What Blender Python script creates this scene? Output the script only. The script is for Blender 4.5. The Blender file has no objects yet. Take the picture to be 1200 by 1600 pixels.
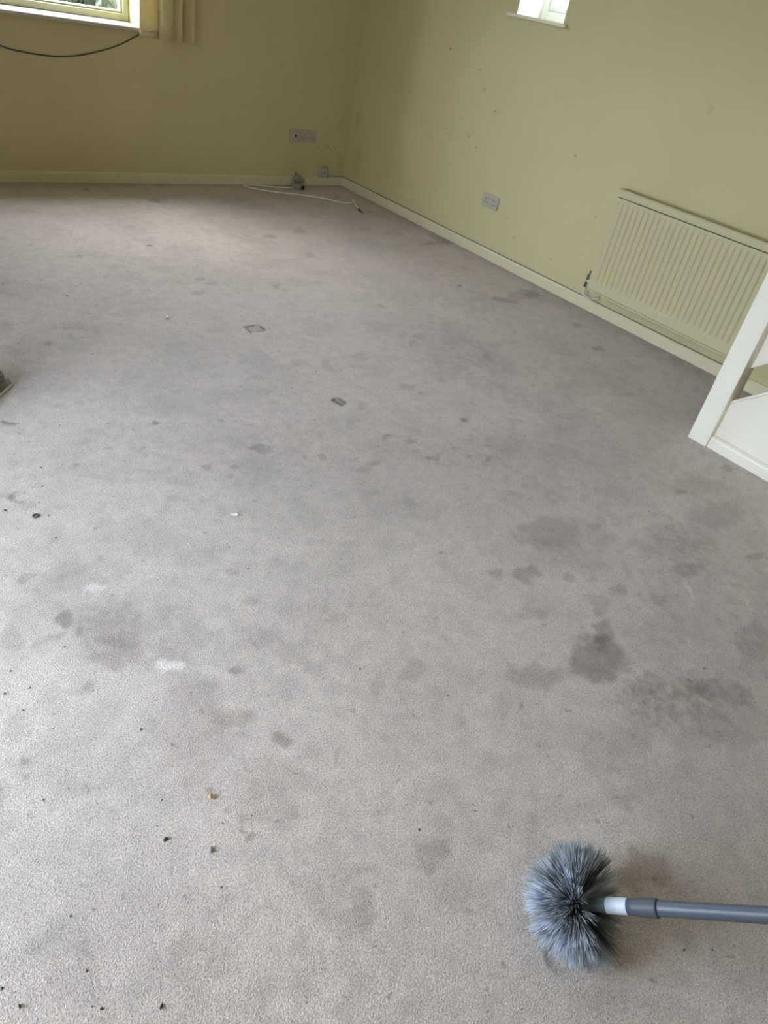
import bpy, bmesh, math, random
import numpy as np
from mathutils import Vector, Matrix

scene = bpy.context.scene
COL = scene.collection
random.seed(11)
RNG = np.random.default_rng(7)

# ------------------------------------------------------------------ camera
cam_data = bpy.data.cameras.new('camera')
cam = bpy.data.objects.new('camera', cam_data)
COL.objects.link(cam)
cam_data.sensor_fit = 'VERTICAL'
cam_data.sensor_height = 36.0
cam_data.lens = 1133.27 / 1600.0 * 36.0
cam_data.clip_start = 0.02
R = ((0.77551, 0.25171, -0.57899), (-0.60695, 0.54969, -0.57399), (0.17379, 0.79655, 0.57906))
M = Matrix(R).to_4x4()
M.translation = Vector((-3.82283, -5.06456, 1.36))
cam.matrix_world = M
scene.camera = cam

# ------------------------------------------------------------------ sky, daylight, exposure
world = bpy.data.worlds.new('world')
scene.world = world
world.use_nodes = True
wn = world.node_tree
bg = wn.nodes['Background']
bg.inputs['Color'].default_value = (0.69, 0.80, 1.0, 1)       # overcast daylight
bg.inputs['Strength'].default_value = 1.0

scene.view_settings.view_transform = 'Standard'
scene.view_settings.look = 'None'
scene.view_settings.gamma = 1.0
scene.view_settings.use_curve_mapping = False
scene.view_settings.exposure = 4.65

# sun veiled by thin cloud: a broad soft source high beyond the back wall
sun_data = bpy.data.lights.new('veiled_sun', 'SUN')
sun_data.energy = 0.2
sun_data.angle = math.radians(38)
sun_data.color = (1.0, 0.86, 0.66)
sun = bpy.data.objects.new('veiled_sun', sun_data)
sun.rotation_euler = Vector((-0.42, 0.90, 1.12)).to_track_quat('Z', 'Y').to_euler()
sun.location = (-4, 6, 9)
COL.objects.link(sun)

scene.cycles.max_bounces = 10
scene.cycles.diffuse_bounces = 7
scene.cycles.transparent_max_bounces = 12
scene.cycles.caustics_reflective = False
scene.cycles.caustics_refractive = False
scene.cycles.sample_clamp_indirect = 6.0


def portal(name, loc, rot, sx, sy):
    """Sampling portal in a window opening: gives no light of its own."""
    d = bpy.data.lights.new(name, 'AREA')
    d.shape = 'RECTANGLE'
    d.size, d.size_y = sx, sy
    d.cycles.is_portal = True
    o = bpy.data.objects.new(name, d)
    o.location, o.rotation_euler = loc, rot
    COL.objects.link(o)


XL, YF, ZC = -5.0, -8.0, 2.4         # left wall, wall behind the camera, ceiling
BW = dict(x0=-3.05, x1=-1.655, z0=0.874, z1=2.05)      # window in the back wall
SW = dict(y0=-1.838, y1=-1.470, z0=1.341, z1=2.05)     # small window in the right wall
PD = dict(y0=-4.55, y1=-3.1, z0=0.0, z1=2.2)          # patio door in the left wall
H = math.pi / 2
portal('window_portal', ((BW['x0'] + BW['x1']) / 2, 0.29, (BW['z0'] + BW['z1']) / 2), (-H, 0, 0), BW['x1'] - BW['x0'], BW['z1'] - BW['z0'])
portal('small_window_portal', (0.29, (SW['y0'] + SW['y1']) / 2, (SW['z0'] + SW['z1']) / 2), (0, H, 0), SW['z1'] - SW['z0'], SW['y1'] - SW['y0'])
portal('patio_portal', (XL - 0.29, (PD['y0'] + PD['y1']) / 2, (PD['z0'] + PD['z1']) / 2), (0, -H, 0), PD['z1'] - PD['z0'], PD['y1'] - PD['y0'])


# ------------------------------------------------------------------ materials
def mat(name, color, rough=0.5, metal=0.0, noise=0.0, nscale=40.0, bump=0.0, bscale=200.0, spec=0.5, coat=0.0):
    m = bpy.data.materials.new(name)
    m.use_nodes = True
    nt = m.node_tree
    b = nt.nodes['Principled BSDF']
    b.inputs['Roughness'].default_value = rough
    b.inputs['Metallic'].default_value = metal
    b.inputs['Specular IOR Level'].default_value = spec
    b.inputs['Coat Weight'].default_value = coat
    b.inputs['Base Color'].default_value = (*color, 1)
    geo = nt.nodes.new('ShaderNodeNewGeometry')
    if noise:
        n = nt.nodes.new('ShaderNodeTexNoise')
        n.inputs['Scale'].default_value = nscale
        n.inputs['Detail'].default_value = 4
        nt.links.new(geo.outputs['Position'], n.inputs['Vector'])
        mr = nt.nodes.new('ShaderNodeMapRange')
        mr.inputs['From Min'].default_value = 0.3
        mr.inputs['From Max'].default_value = 0.7
        mr.inputs['To Min'].default_value = 1 - noise
        mr.inputs['To Max'].default_value = 1 + noise
        nt.links.new(n.outputs['Fac'], mr.inputs['Value'])
        mx = nt.nodes.new('ShaderNodeVectorMath')
        mx.operation = 'SCALE'
        mx.inputs[0].default_value = color
        nt.links.new(mr.outputs['Result'], mx.inputs['Scale'])
        nt.links.new(mx.outputs['Vector'], b.inputs['Base Color'])
    if bump:
        n2 = nt.nodes.new('ShaderNodeTexNoise')
        n2.inputs['Scale'].default_value = bscale
        n2.inputs['Detail'].default_value = 3
        nt.links.new(geo.outputs['Position'], n2.inputs['Vector'])
        bp = nt.nodes.new('ShaderNodeBump')
        bp.inputs['Strength'].default_value = 0.6
        bp.inputs['Distance'].default_value = bump
        nt.links.new(n2.outputs['Fac'], bp.inputs['Height'])
        nt.links.new(bp.outputs['Normal'], b.inputs['Normal'])
    return m


def glass(name, tint, gloss=0.06, rough=0.02):
    m = bpy.data.materials.new(name)
    m.use_nodes = True
    nt = m.node_tree
    nt.nodes.clear()
    out = nt.nodes.new('ShaderNodeOutputMaterial')
    mix = nt.nodes.new('ShaderNodeMixShader')
    mix.inputs[0].default_value = gloss
    t = nt.nodes.new('ShaderNodeBsdfTransparent')
    t.inputs[0].default_value = (*tint, 1)
    g = nt.nodes.new('ShaderNodeBsdfGlossy')
    g.inputs['Roughness'].default_value = rough
    nt.links.new(t.outputs[0], mix.inputs[1])
    nt.links.new(g.outputs[0], mix.inputs[2])
    nt.links.new(mix.outputs[0], out.inputs['Surface'])
    return m


def wall_mat(name, axis, marks, grime):
    """Cream emulsion with scuffs: marks = (u, z, half length, half width, angle, strength)."""
    m = mat(name, WALL, 0.75, noise=0.025, nscale=3.0, bump=0.0012, bscale=90, spec=0.3)
    nt = m.node_tree
    b = nt.nodes['Principled BSDF']
    src = b.inputs['Base Color'].links[0].from_socket
    geo = nt.nodes.new('ShaderNodeNewGeometry')
    sep = nt.nodes.new('ShaderNodeSeparateXYZ')
    nt.links.new(geo.outputs['Position'], sep.inputs[0])
    cmb = nt.nodes.new('ShaderNodeCombineXYZ')
    nt.links.new(sep.outputs[axis], cmb.inputs[0])
    nt.links.new(sep.outputs['Z'], cmb.inputs[1])
    nz = nt.nodes.new('ShaderNodeTexNoise')
    nz.inputs['Scale'].default_value = 60
    nt.links.new(geo.outputs['Position'], nz.inputs['Vector'])
    acc = None
    for (u, z, rx, rz, ang, st) in marks:
        mp = nt.nodes.new('ShaderNodeMapping')
        mp.vector_type = 'TEXTURE'
        mp.inputs['Location'].default_value = (u, z, 0)
        mp.inputs['Rotation'].default_value = (0, 0, math.radians(ang))
        mp.inputs['Scale'].default_value = (rx, rz, 1)
        nt.links.new(cmb.outputs[0], mp.inputs['Vector'])
        ln = nt.nodes.new('ShaderNodeVectorMath')
        ln.operation = 'LENGTH'
        nt.links.new(mp.outputs[0], ln.inputs[0])
        ad = nt.nodes.new('ShaderNodeMath')
        ad.operation = 'ADD'
        nt.links.new(ln.outputs['Value'], ad.inputs[0])
        nt.links.new(nz.outputs['Fac'], ad.inputs[1])
        mr = nt.nodes.new('ShaderNodeMapRange')
        mr.interpolation_type = 'SMOOTHSTEP'
        mr.inputs['From Min'].default_value = 1.7
        mr.inputs['From Max'].default_value = 0.8
        mr.inputs['To Max'].default_value = st
        nt.links.new(ad.outputs[0], mr.inputs['Value'])
        if acc is None:
            acc = mr.outputs[0]
        else:
            mx = nt.nodes.new('ShaderNodeMath')
            mx.operation = 'MAXIMUM'
            nt.links.new(acc, mx.inputs[0])
            nt.links.new(mr.outputs[0], mx.inputs[1])
            acc = mx.outputs[0]
    mix = nt.nodes.new('ShaderNodeMix')
    mix.data_type = 'RGBA'
    nt.links.new(acc, mix.inputs['Factor'])
    nt.links.new(src, mix.inputs['A'])
    mix.inputs['B'].default_value = (*grime, 1)
    nt.links.new(mix.outputs['Result'], b.inputs['Base Color'])
    return m


WALL = (0.57, 0.49, 0.275)
M_WALL = mat('cream_wall', WALL, 0.75, noise=0.025, nscale=3.0, spec=0.3)
M_WALL_BACK = wall_mat('cream_wall_back', 'X', [
    (-0.265, 0.274, 0.006, 0.006, 0, 0.95), (-0.277, 0.262, 0.020, 0.012, 0, 0.18),
    (-0.158, 0.266, 0.062, 0.003, -33, 0.55), (-0.112, 0.272, 0.042, 0.003, -38, 0.6), (-0.205, 0.285, 0.03, 0.003, -30, 0.3),
    (-0.09, 0.45, 0.06, 0.02, 60, 0.12), (-0.05, 0.18, 0.05, 0.08, 0, 0.12), (-0.655, 0.794, 0.02, 0.006, 20, 0.15),
    (-1.481, 0.348, 0.004, 0.008, 0, 0.4), (-1.594, 0.186, 0.003, 0.05, 0, 0.2), (-1.2, 0.43, 0.02, 0.004, 40, 0.25),
    (-0.47, 0.14, 0.10, 0.07, 0, 0.05), (-0.2, 0.16, 0.09, 0.06, 0, 0.05)], (0.09, 0.075, 0.05))
M_WALL_RIGHT = wall_mat('cream_wall_right', 'Y', [
    (-0.966, 1.104, 0.010, 0.012, 0, 0.7), (-1.271, 1.038, 0.007, 0.005, 0, 0.6), (-1.346, 0.945, 0.018, 0.004, -30, 0.6),
    (-1.482, 0.847, 0.020, 0.005, 10, 0.6), (-1.086, 0.660, 0.008, 0.004, 0, 0.5), (-1.303, 0.662, 0.010, 0.006, 0, 0.7),
    (-1.389, 0.613, 0.006, 0.006, 0, 0.7), (-2.183, 0.763, 0.009, 0.006, 0, 0.7), (-1.79, 0.285, 0.05, 0.003, -12, 0.35),
    (-0.161, 0.20, 0.07, 0.14, 0, 0.14), (-0.10, 0.50, 0.04, 0.10, 10, 0.12), (-2.23, 0.176, 0.012, 0.006, 0, 0.4),
    (-1.33, 0.70, 0.006, 0.005, 0, 0.5), (-2.45, 0.5, 0.008, 0.008, 0, 0.35), (-2.0, 1.0, 0.25, 0.03, 20, 0.05),
    (-2.9, 1.15, 0.02, 0.03, 20, 0.12), (-1.9, 0.2, 0.02, 0.008, 0, 0.25)], (0.09, 0.075, 0.05))
M_CEIL = mat('white_ceiling', (0.78, 0.755, 0.67), 0.8, noise=0.02, nscale=5)
M_SKIRT = mat('cream_gloss_paint', (0.66, 0.58, 0.39), 0.4, noise=0.03, nscale=14)
M_WHITE = mat('white_gloss_paint', (0.82, 0.82, 0.77), 0.38, noise=0.02, nscale=9)
M_STAIR = mat('stair_white_paint', (0.85, 0.79, 0.67), 0.35, noise=0.02, nscale=6)
M_UPVC = mat('window_cream_frame', (0.46, 0.45, 0.28), 0.35, noise=0.02, nscale=12)
M_RAD = mat('radiator_cream_enamel', (0.55, 0.48, 0.285), 0.42, noise=0.02, nscale=20)
M_GAP = mat('grille_slot_shade', (0.30, 0.26, 0.16), 0.8)
M_PLATE = mat('aged_white_plastic', (0.44, 0.39, 0.31), 0.4, noise=0.04, nscale=60)
M_HOLE = mat('socket_hole_black', (0.015, 0.013, 0.012), 0.6)
M_SCREW = mat('screw_steel', (0.35, 0.33, 0.30), 0.35, metal=0.8)
M_CABLE = mat('white_cable', (0.85, 0.80, 0.68), 0.45)
M_DARKCABLE = mat('dark_cable', (0.05, 0.038, 0.02), 0.5)
M_BEIGECABLE = mat('grimy_beige_cable', (0.22, 0.18, 0.11), 0.6)
M_ADAPT = mat('grey_plastic', (0.29, 0.265, 0.215), 0.45, noise=0.06, nscale=60)
M_BLACK = mat('black_plastic', (0.012, 0.011, 0.011), 0.35)
M_PIPE = mat('painted_pipe', (0.60, 0.58, 0.48), 0.35)
M_BRASS = mat('tarnished_valve', (0.10, 0.075, 0.05), 0.4, metal=0.6, noise=0.5, nscale=120)
M_POLE = mat('slate_plastic_pole', (0.070, 0.083, 0.105), 0.42, noise=0.05, nscale=80)
M_HUB = mat('slate_plastic_hub', (0.125, 0.145, 0.175), 0.45)
M_SLEEVE = mat('slate_rubber_sleeve', (0.058, 0.066, 0.082), 0.55)
M_COLLAR = mat('pale_blue_collar', (0.62, 0.68, 0.76), 0.35)
M_CARPETSTEP = mat('stair_carpet', (0.40, 0.37, 0.33), 0.95, noise=0.15, nscale=200, bump=0.003, bscale=250)
M_GRASS = mat('lawn', (0.09, 0.105, 0.06), 0.9, noise=0.4, nscale=6)
M_SILL = mat('window_sill_paint', (0.50, 0.44, 0.37), 0.4, noise=0.03, nscale=20)
M_FENCE = mat('hedge_green', (0.045, 0.055, 0.03), 0.9, noise=0.5, nscale=8)
M_GLASS = glass('window_glass', (0.94, 0.96, 0.95), 0.05)
M_CLEAR = glass('clear_plastic', (0.62, 0.62, 0.56), 0.14, 0.12)
M_HEAD = mat('cleaner_grey_plastic', (0.13, 0.125, 0.105), 0.35, noise=0.1, nscale=60)
M_TANK = mat('cleaner_blue_tank', (0.02, 0.035, 0.05), 0.15, coat=0.5)
M_EDGE = mat('plastic_edge_and_highlight', (0.55, 0.50, 0.42), 0.25)
M_PAPER = mat('white_paper', (0.82, 0.80, 0.75), 0.8)
M_TAN = mat('tan_crumb', (0.45, 0.30, 0.12), 0.6, noise=0.3, nscale=400)
M_PEBBLE = mat('grey_crumb', (0.24, 0.23, 0.21), 0.8, noise=0.3, nscale=400)
M_CRUMB = mat('dark_crumb', (0.035, 0.028, 0.022), 0.8, noise=0.4, nscale=500)
M_RING = mat('brown_ring', (0.09, 0.055, 0.035), 0.6)


def carpet_mat():
    m = bpy.data.materials.new('beige_twist_carpet')
    m.use_nodes = True
    nt = m.node_tree
    b = nt.nodes['Principled BSDF']
    L = nt.links.new
    geo = nt.nodes.new('ShaderNodeNewGeometry')
    at = nt.nodes.new('ShaderNodeAttribute')
    at.attribute_name = 'wear_and_shade'
    # twisted tufts about 4 mm across, crevice shade put into the colour
    n1 = nt.nodes.new('ShaderNodeTexNoise')
    n1.inputs['Scale'].default_value = 300
    n1.inputs['Detail'].default_value = 2.5
    n1.inputs['Distortion'].default_value = 0.6
    L(geo.outputs['Position'], n1.inputs['Vector'])
    n2 = nt.nodes.new('ShaderNodeTexNoise')
    n2.inputs['Scale'].default_value = 720
    n2.inputs['Detail'].default_value = 2
    L(geo.outputs['Position'], n2.inputs['Vector'])
    n3 = nt.nodes.new('ShaderNodeTexNoise')
    n3.inputs['Scale'].default_value = 22
    n3.inputs['Detail'].default_value = 4
    L(geo.outputs['Position'], n3.inputs['Vector'])
    add = nt.nodes.new('ShaderNodeMath')
    add.operation = 'MULTIPLY_ADD'
    L(n2.outputs['Fac'], add.inputs[0])
    add.inputs[1].default_value = 0.55
    L(n1.outputs['Fac'], add.inputs[2])
    mr = nt.nodes.new('ShaderNodeMapRange')
    mr.inputs['From Min'].default_value = 0.55
    mr.inputs['From Max'].default_value = 1.0
    mr.inputs['To Min'].default_value = 0.60
    mr.inputs['To Max'].default_value = 1.40
    L(add.outputs[0], mr.inputs['Value'])
    mr3 = nt.nodes.new('ShaderNodeMapRange')
    mr3.inputs['From Min'].default_value = 0.3
    mr3.inputs['From Max'].default_value = 0.7
    mr3.inputs['To Min'].default_value = 0.93
    mr3.inputs['To Max'].default_value = 1.07
    L(n3.outputs['Fac'], mr3.inputs['Value'])
    mm = nt.nodes.new('ShaderNodeMath')
    mm.operation = 'MULTIPLY'
    L(mr.outputs[0], mm.inputs[0])
    L(mr3.outputs[0], mm.inputs[1])
    n4 = nt.nodes.new('ShaderNodeTexNoise')      # small dried spots
    n4.inputs['Scale'].default_value = 34
    n4.inputs['Detail'].default_value = 3
    n4.inputs['Roughness'].default_value = 0.6
    L(geo.outputs['Position'], n4.inputs['Vector'])
    mr4 = nt.nodes.new('ShaderNodeMapRange')
    mr4.inputs['From Min'].default_value = 0.655
    mr4.inputs['From Max'].default_value = 0.72
    mr4.inputs['To Min'].default_value = 1.0
    mr4.inputs['To Max'].default_value = 0.62
    L(n4.outputs['Fac'], mr4.inputs['Value'])
    mm4 = nt.nodes.new('ShaderNodeMath')
    mm4.operation = 'MULTIPLY'
    L(mm.outputs[0], mm4.inputs[0])
    L(mr4.outputs[0], mm4.inputs[1])
    mm = mm4
    sc = nt.nodes.new('ShaderNodeVectorMath')
    sc.operation = 'SCALE'
    L(at.outputs['Color'], sc.inputs[0])
    L(mm.outputs[0], sc.inputs['Scale'])
    L(sc.outputs['Vector'], b.inputs['Base Color'])
    bp = nt.nodes.new('ShaderNodeBump')
    bp.inputs['Strength'].default_value = 0.95
    bp.inputs['Distance'].default_value = 0.004
    L(add.outputs[0], bp.inputs['Height'])
    L(bp.outputs['Normal'], b.inputs['Normal'])
    b.inputs['Roughness'].default_value = 0.95
    b.inputs['Specular IOR Level'].default_value = 0.15
    b.inputs['Sheen Weight'].default_value = 0.4
    b.inputs['Sheen Roughness'].default_value = 0.5
    return m


M_CARPET = carpet_mat()


def curtain_mat():
    m = mat('cream_curtain_cloth', (0.72, 0.62, 0.34), 0.85, noise=0.04, nscale=30, bump=0.0006, bscale=900)
    nt = m.node_tree
    b = nt.nodes['Principled BSDF']
    out = nt.nodes['Material Output']
    tr = nt.nodes.new('ShaderNodeBsdfTranslucent')
    tr.inputs[0].default_value = (0.70, 0.58, 0.32, 1)
    mx = nt.nodes.new('ShaderNodeMixShader')
    mx.inputs[0].default_value = 0.25
    nt.links.new(b.outputs[0], mx.inputs[1])
    nt.links.new(tr.outputs[0], mx.inputs[2])
    nt.links.new(mx.outputs[0], out.inputs['Surface'])
    return m


M_CURTAIN = curtain_mat()


def bristle_mat():
    m = mat('grey_bristles', (0.3, 0.32, 0.35), 0.45, spec=0.5)
    nt = m.node_tree
    at = nt.nodes.new('ShaderNodeAttribute')
    at.attribute_name = 'tone'
    nt.links.new(at.outputs['Color'], nt.nodes['Principled BSDF'].inputs['Base Color'])
    return m


M_BRISTLE = bristle_mat()


# ------------------------------------------------------------------ helpers
def obj(name, bm, material, parent=None, smooth=False, recalc=True):
    if recalc:
        bmesh.ops.recalc_face_normals(bm, faces=bm.faces)
    me = bpy.data.meshes.new(name)
    bm.to_mesh(me)
    bm.free()
    if smooth:
        me.polygons.foreach_set('use_smooth', [True] * len(me.polygons))
    me.materials.append(material)
    o = bpy.data.objects.new(name, me)
    COL.objects.link(o)
    if parent is not None:
        o.parent = parent
        o.matrix_parent_inverse = parent_world(parent).inverted()
    return o


def parent_world(o):
    w = Matrix.Translation(o.location) @ o.rotation_euler.to_matrix().to_4x4()
    return parent_world(o.parent) @ o.matrix_parent_inverse @ w if o.parent else w


def tag(o, label, cat, group=None):
    o['label'] = label
    o['category'] = cat
    if group:
        o['group'] = group
    return o


def struct(o):
    o['kind'] = 'structure'
    return o


def empty(name, loc):
    o = bpy.data.objects.new(name, None)
    o.empty_display_size = 0.1
    o.location = loc
    COL.objects.link(o)
    return o


def box(bm, a, b, bev=0.0, seg=1):
    """Axis-aligned box between corners a and b."""
    lo = [min(a[i], b[i]) for i in range(3)]
    hi = [max(a[i], b[i]) for i in range(3)]
    r = bmesh.ops.create_cube(bm, size=1.0)
    vs = r['verts']
    for v in vs:
        v.co = Vector([lo[i] + (v.co[i] + 0.5) * (hi[i] - lo[i]) for i in range(3)])
    if bev:
        es = list({e for v in vs for e in v.link_edges})
        bmesh.ops.bevel(bm, geom=es, offset=bev, segments=seg, affect='EDGES', profile=0.5)
    return bm


def prism(bm, pts, vec):
    """Extrude a closed polygon (3D points) along vec."""
    v0 = [bm.verts.new(p) for p in pts]
    v1 = [bm.verts.new(Vector(p) + Vector(vec)) for p in pts]
    n = len(pts)
    bm.faces.new(v0)
    bm.faces.new(v1[::-1])
    for i in range(n):
        bm.faces.new((v0[i], v0[(i + 1) % n], v1[(i + 1) % n], v1[i]))
    return bm


def spline(pts, k=6):
    P = [Vector(p) for p in pts]
    out = []
    for i in range(len(P) - 1):
        a, b, c, d = P[max(i - 1, 0)], P[i], P[i + 1], P[min(i + 2, len(P) - 1)]
        for j in range(k):
            t = j / k
            out.append(0.5 * ((2 * b) + (c - a) * t + (2 * a - 5 * b + 4 * c - d) * t * t + (3 * b - a - 3 * c + d) * t ** 3))
    out.append(P[-1])
    return out


def tube(bm, pts, r, n=8):
    """Swept tube, r a number or a list."""
    rs = r if isinstance(r, (list, tuple)) else [r] * len(pts)
    pts = [Vector(p) for p in pts]
    rings = []
    ref = None
    for i, p in enumerate(pts):
        t = (pts[min(i + 1, len(pts) - 1)] - pts[max(i - 1, 0)])
        if t.length < 1e-9:
            t = Vector((0, 0, 1))
        t.normalize()
        if ref is None:
            ref = t.orthogonal().normalized()
        ref = (ref - t * ref.dot(t))
        if ref.length < 1e-6:
            ref = t.orthogonal()
        ref.normalize()
        bi = t.cross(ref)
        rings.append([bm.verts.new(p + (ref * math.cos(2 * math.pi * j / n) + bi * math.sin(2 * math.pi * j / n)) * rs[i]) for j in range(n)])
    for a, b in zip(rings, rings[1:]):
        for j in range(n):
            bm.faces.new((a[j], a[(j + 1) % n], b[(j + 1) % n], b[j]))
    bm.faces.new(rings[0][::-1])
    bm.faces.new(rings[-1])
    return bm


def B():
    return bmesh.new()


# ------------------------------------------------------------------ the room shell
def wall(name, axis, at0, thick, us, zs, holes, material):
    """Wall slab in the plane axis=at0, thickness towards thick, with rectangular openings."""
    us = sorted(set(us + [h[0] for h in holes] + [h[1] for h in holes]))
    zs = sorted(set(zs + [h[2] for h in holes] + [h[3] for h in holes]))
    bm = B()
    V = {}

    def vert(i, j, k):
        if (i, j, k) not in V:
            d = at0 + thick * k
            V[(i, j, k)] = bm.verts.new((us[i], d, zs[j]) if axis == 'y' else (d, us[i], zs[j]))
        return V[(i, j, k)]

    def solid(i, j):
        if not (0 <= i < len(us) - 1 and 0 <= j < len(zs) - 1):
            return False
        u, z = (us[i] + us[i + 1]) / 2, (zs[j] + zs[j + 1]) / 2
        return not any(h[0] < u < h[1] and h[2] < z < h[3] for h in holes)

    for i in range(len(us) - 1):
        for j in range(len(zs) - 1):
            if not solid(i, j):
                continue
            for k in (0, 1):
                bm.faces.new((vert(i, j, k), vert(i + 1, j, k), vert(i + 1, j + 1, k), vert(i, j + 1, k)))
            for di, dj, e in ((-1, 0, ((i, j), (i, j + 1))), (1, 0, ((i + 1, j), (i + 1, j + 1))), (0, -1, ((i, j), (i + 1, j))), (0, 1, ((i, j + 1), (i + 1, j + 1)))):
                if not solid(i + di, j + dj):
                    (a, b), (c, d) = e
                    bm.faces.new((vert(a, b, 0), vert(c, d, 0), vert(c, d, 1), vert(a, b, 1)))
    return struct(obj(name, bm, material))


T = 0.3
wall('wall_back', 'y', 0.0, T, [XL - T, T], [-0.05, ZC], [(BW['x0'], BW['x1'], BW['z0'], BW['z1'])], M_WALL_BACK)
wall('wall_right', 'x', 0.0, T, [YF, 0.0], [-0.05, ZC], [(SW['y0'], SW['y1'], SW['z0'], SW['z1'])], M_WALL_RIGHT)
wall('wall_left', 'x', XL, -T, [YF, 0.0], [-0.05, ZC], [(PD['y0'], PD['y1'], -0.02, PD['z1'])], M_WALL)
wall('wall_front', 'y', YF, -T, [XL - T, T], [-0.05, ZC], [], M_WALL)
# unseen block added on the left wall to shade the carpet behind it
bm = B()
box(bm, (XL - 0.01, -3.02, -0.05), (-4.2, -2.0, ZC))
struct(obj('wall_shading_block', bm, M_WALL))
bm = B()
box(bm, (XL - T, YF - T, ZC), (T, T, ZC + 0.15))
struct(obj('ceiling', bm, M_CEIL))


# ------------------------------------------------------------------ carpet with its stains and the brush's painted shadow
def vnoise(x, y, scale, seed):
    r = np.random.default_rng(seed)
    tab = r.random((256, 256))
    fx, fy = x * scale, y * scale
    ix, iy = np.floor(fx).astype(int), np.floor(fy).astype(int)
    tx, ty = fx - ix, fy - iy
    tx, ty = tx * tx * (3 - 2 * tx), ty * ty * (3 - 2 * ty)
    g = lambda a, b: tab[a % 256, b % 256]
    return (g(ix, iy) * (1 - tx) + g(ix + 1, iy) * tx) * (1 - ty) + (g(ix, iy + 1) * (1 - tx) + g(ix + 1, iy + 1) * tx) * ty


def fbm(x, y, scale, seed, octs=4):
    s, a, t = 0.0, 1.0, 0.0
    for o in range(octs):
        s = s + a * vnoise(x, y, scale * 2.03 ** o, seed + o)
        t += a
        a *= 0.55
    return s / t


def smooth(a, b, v):
    t = np.clip((v - a) / (b - a), 0, 1)
    return t * t * (3 - 2 * t)


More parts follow.
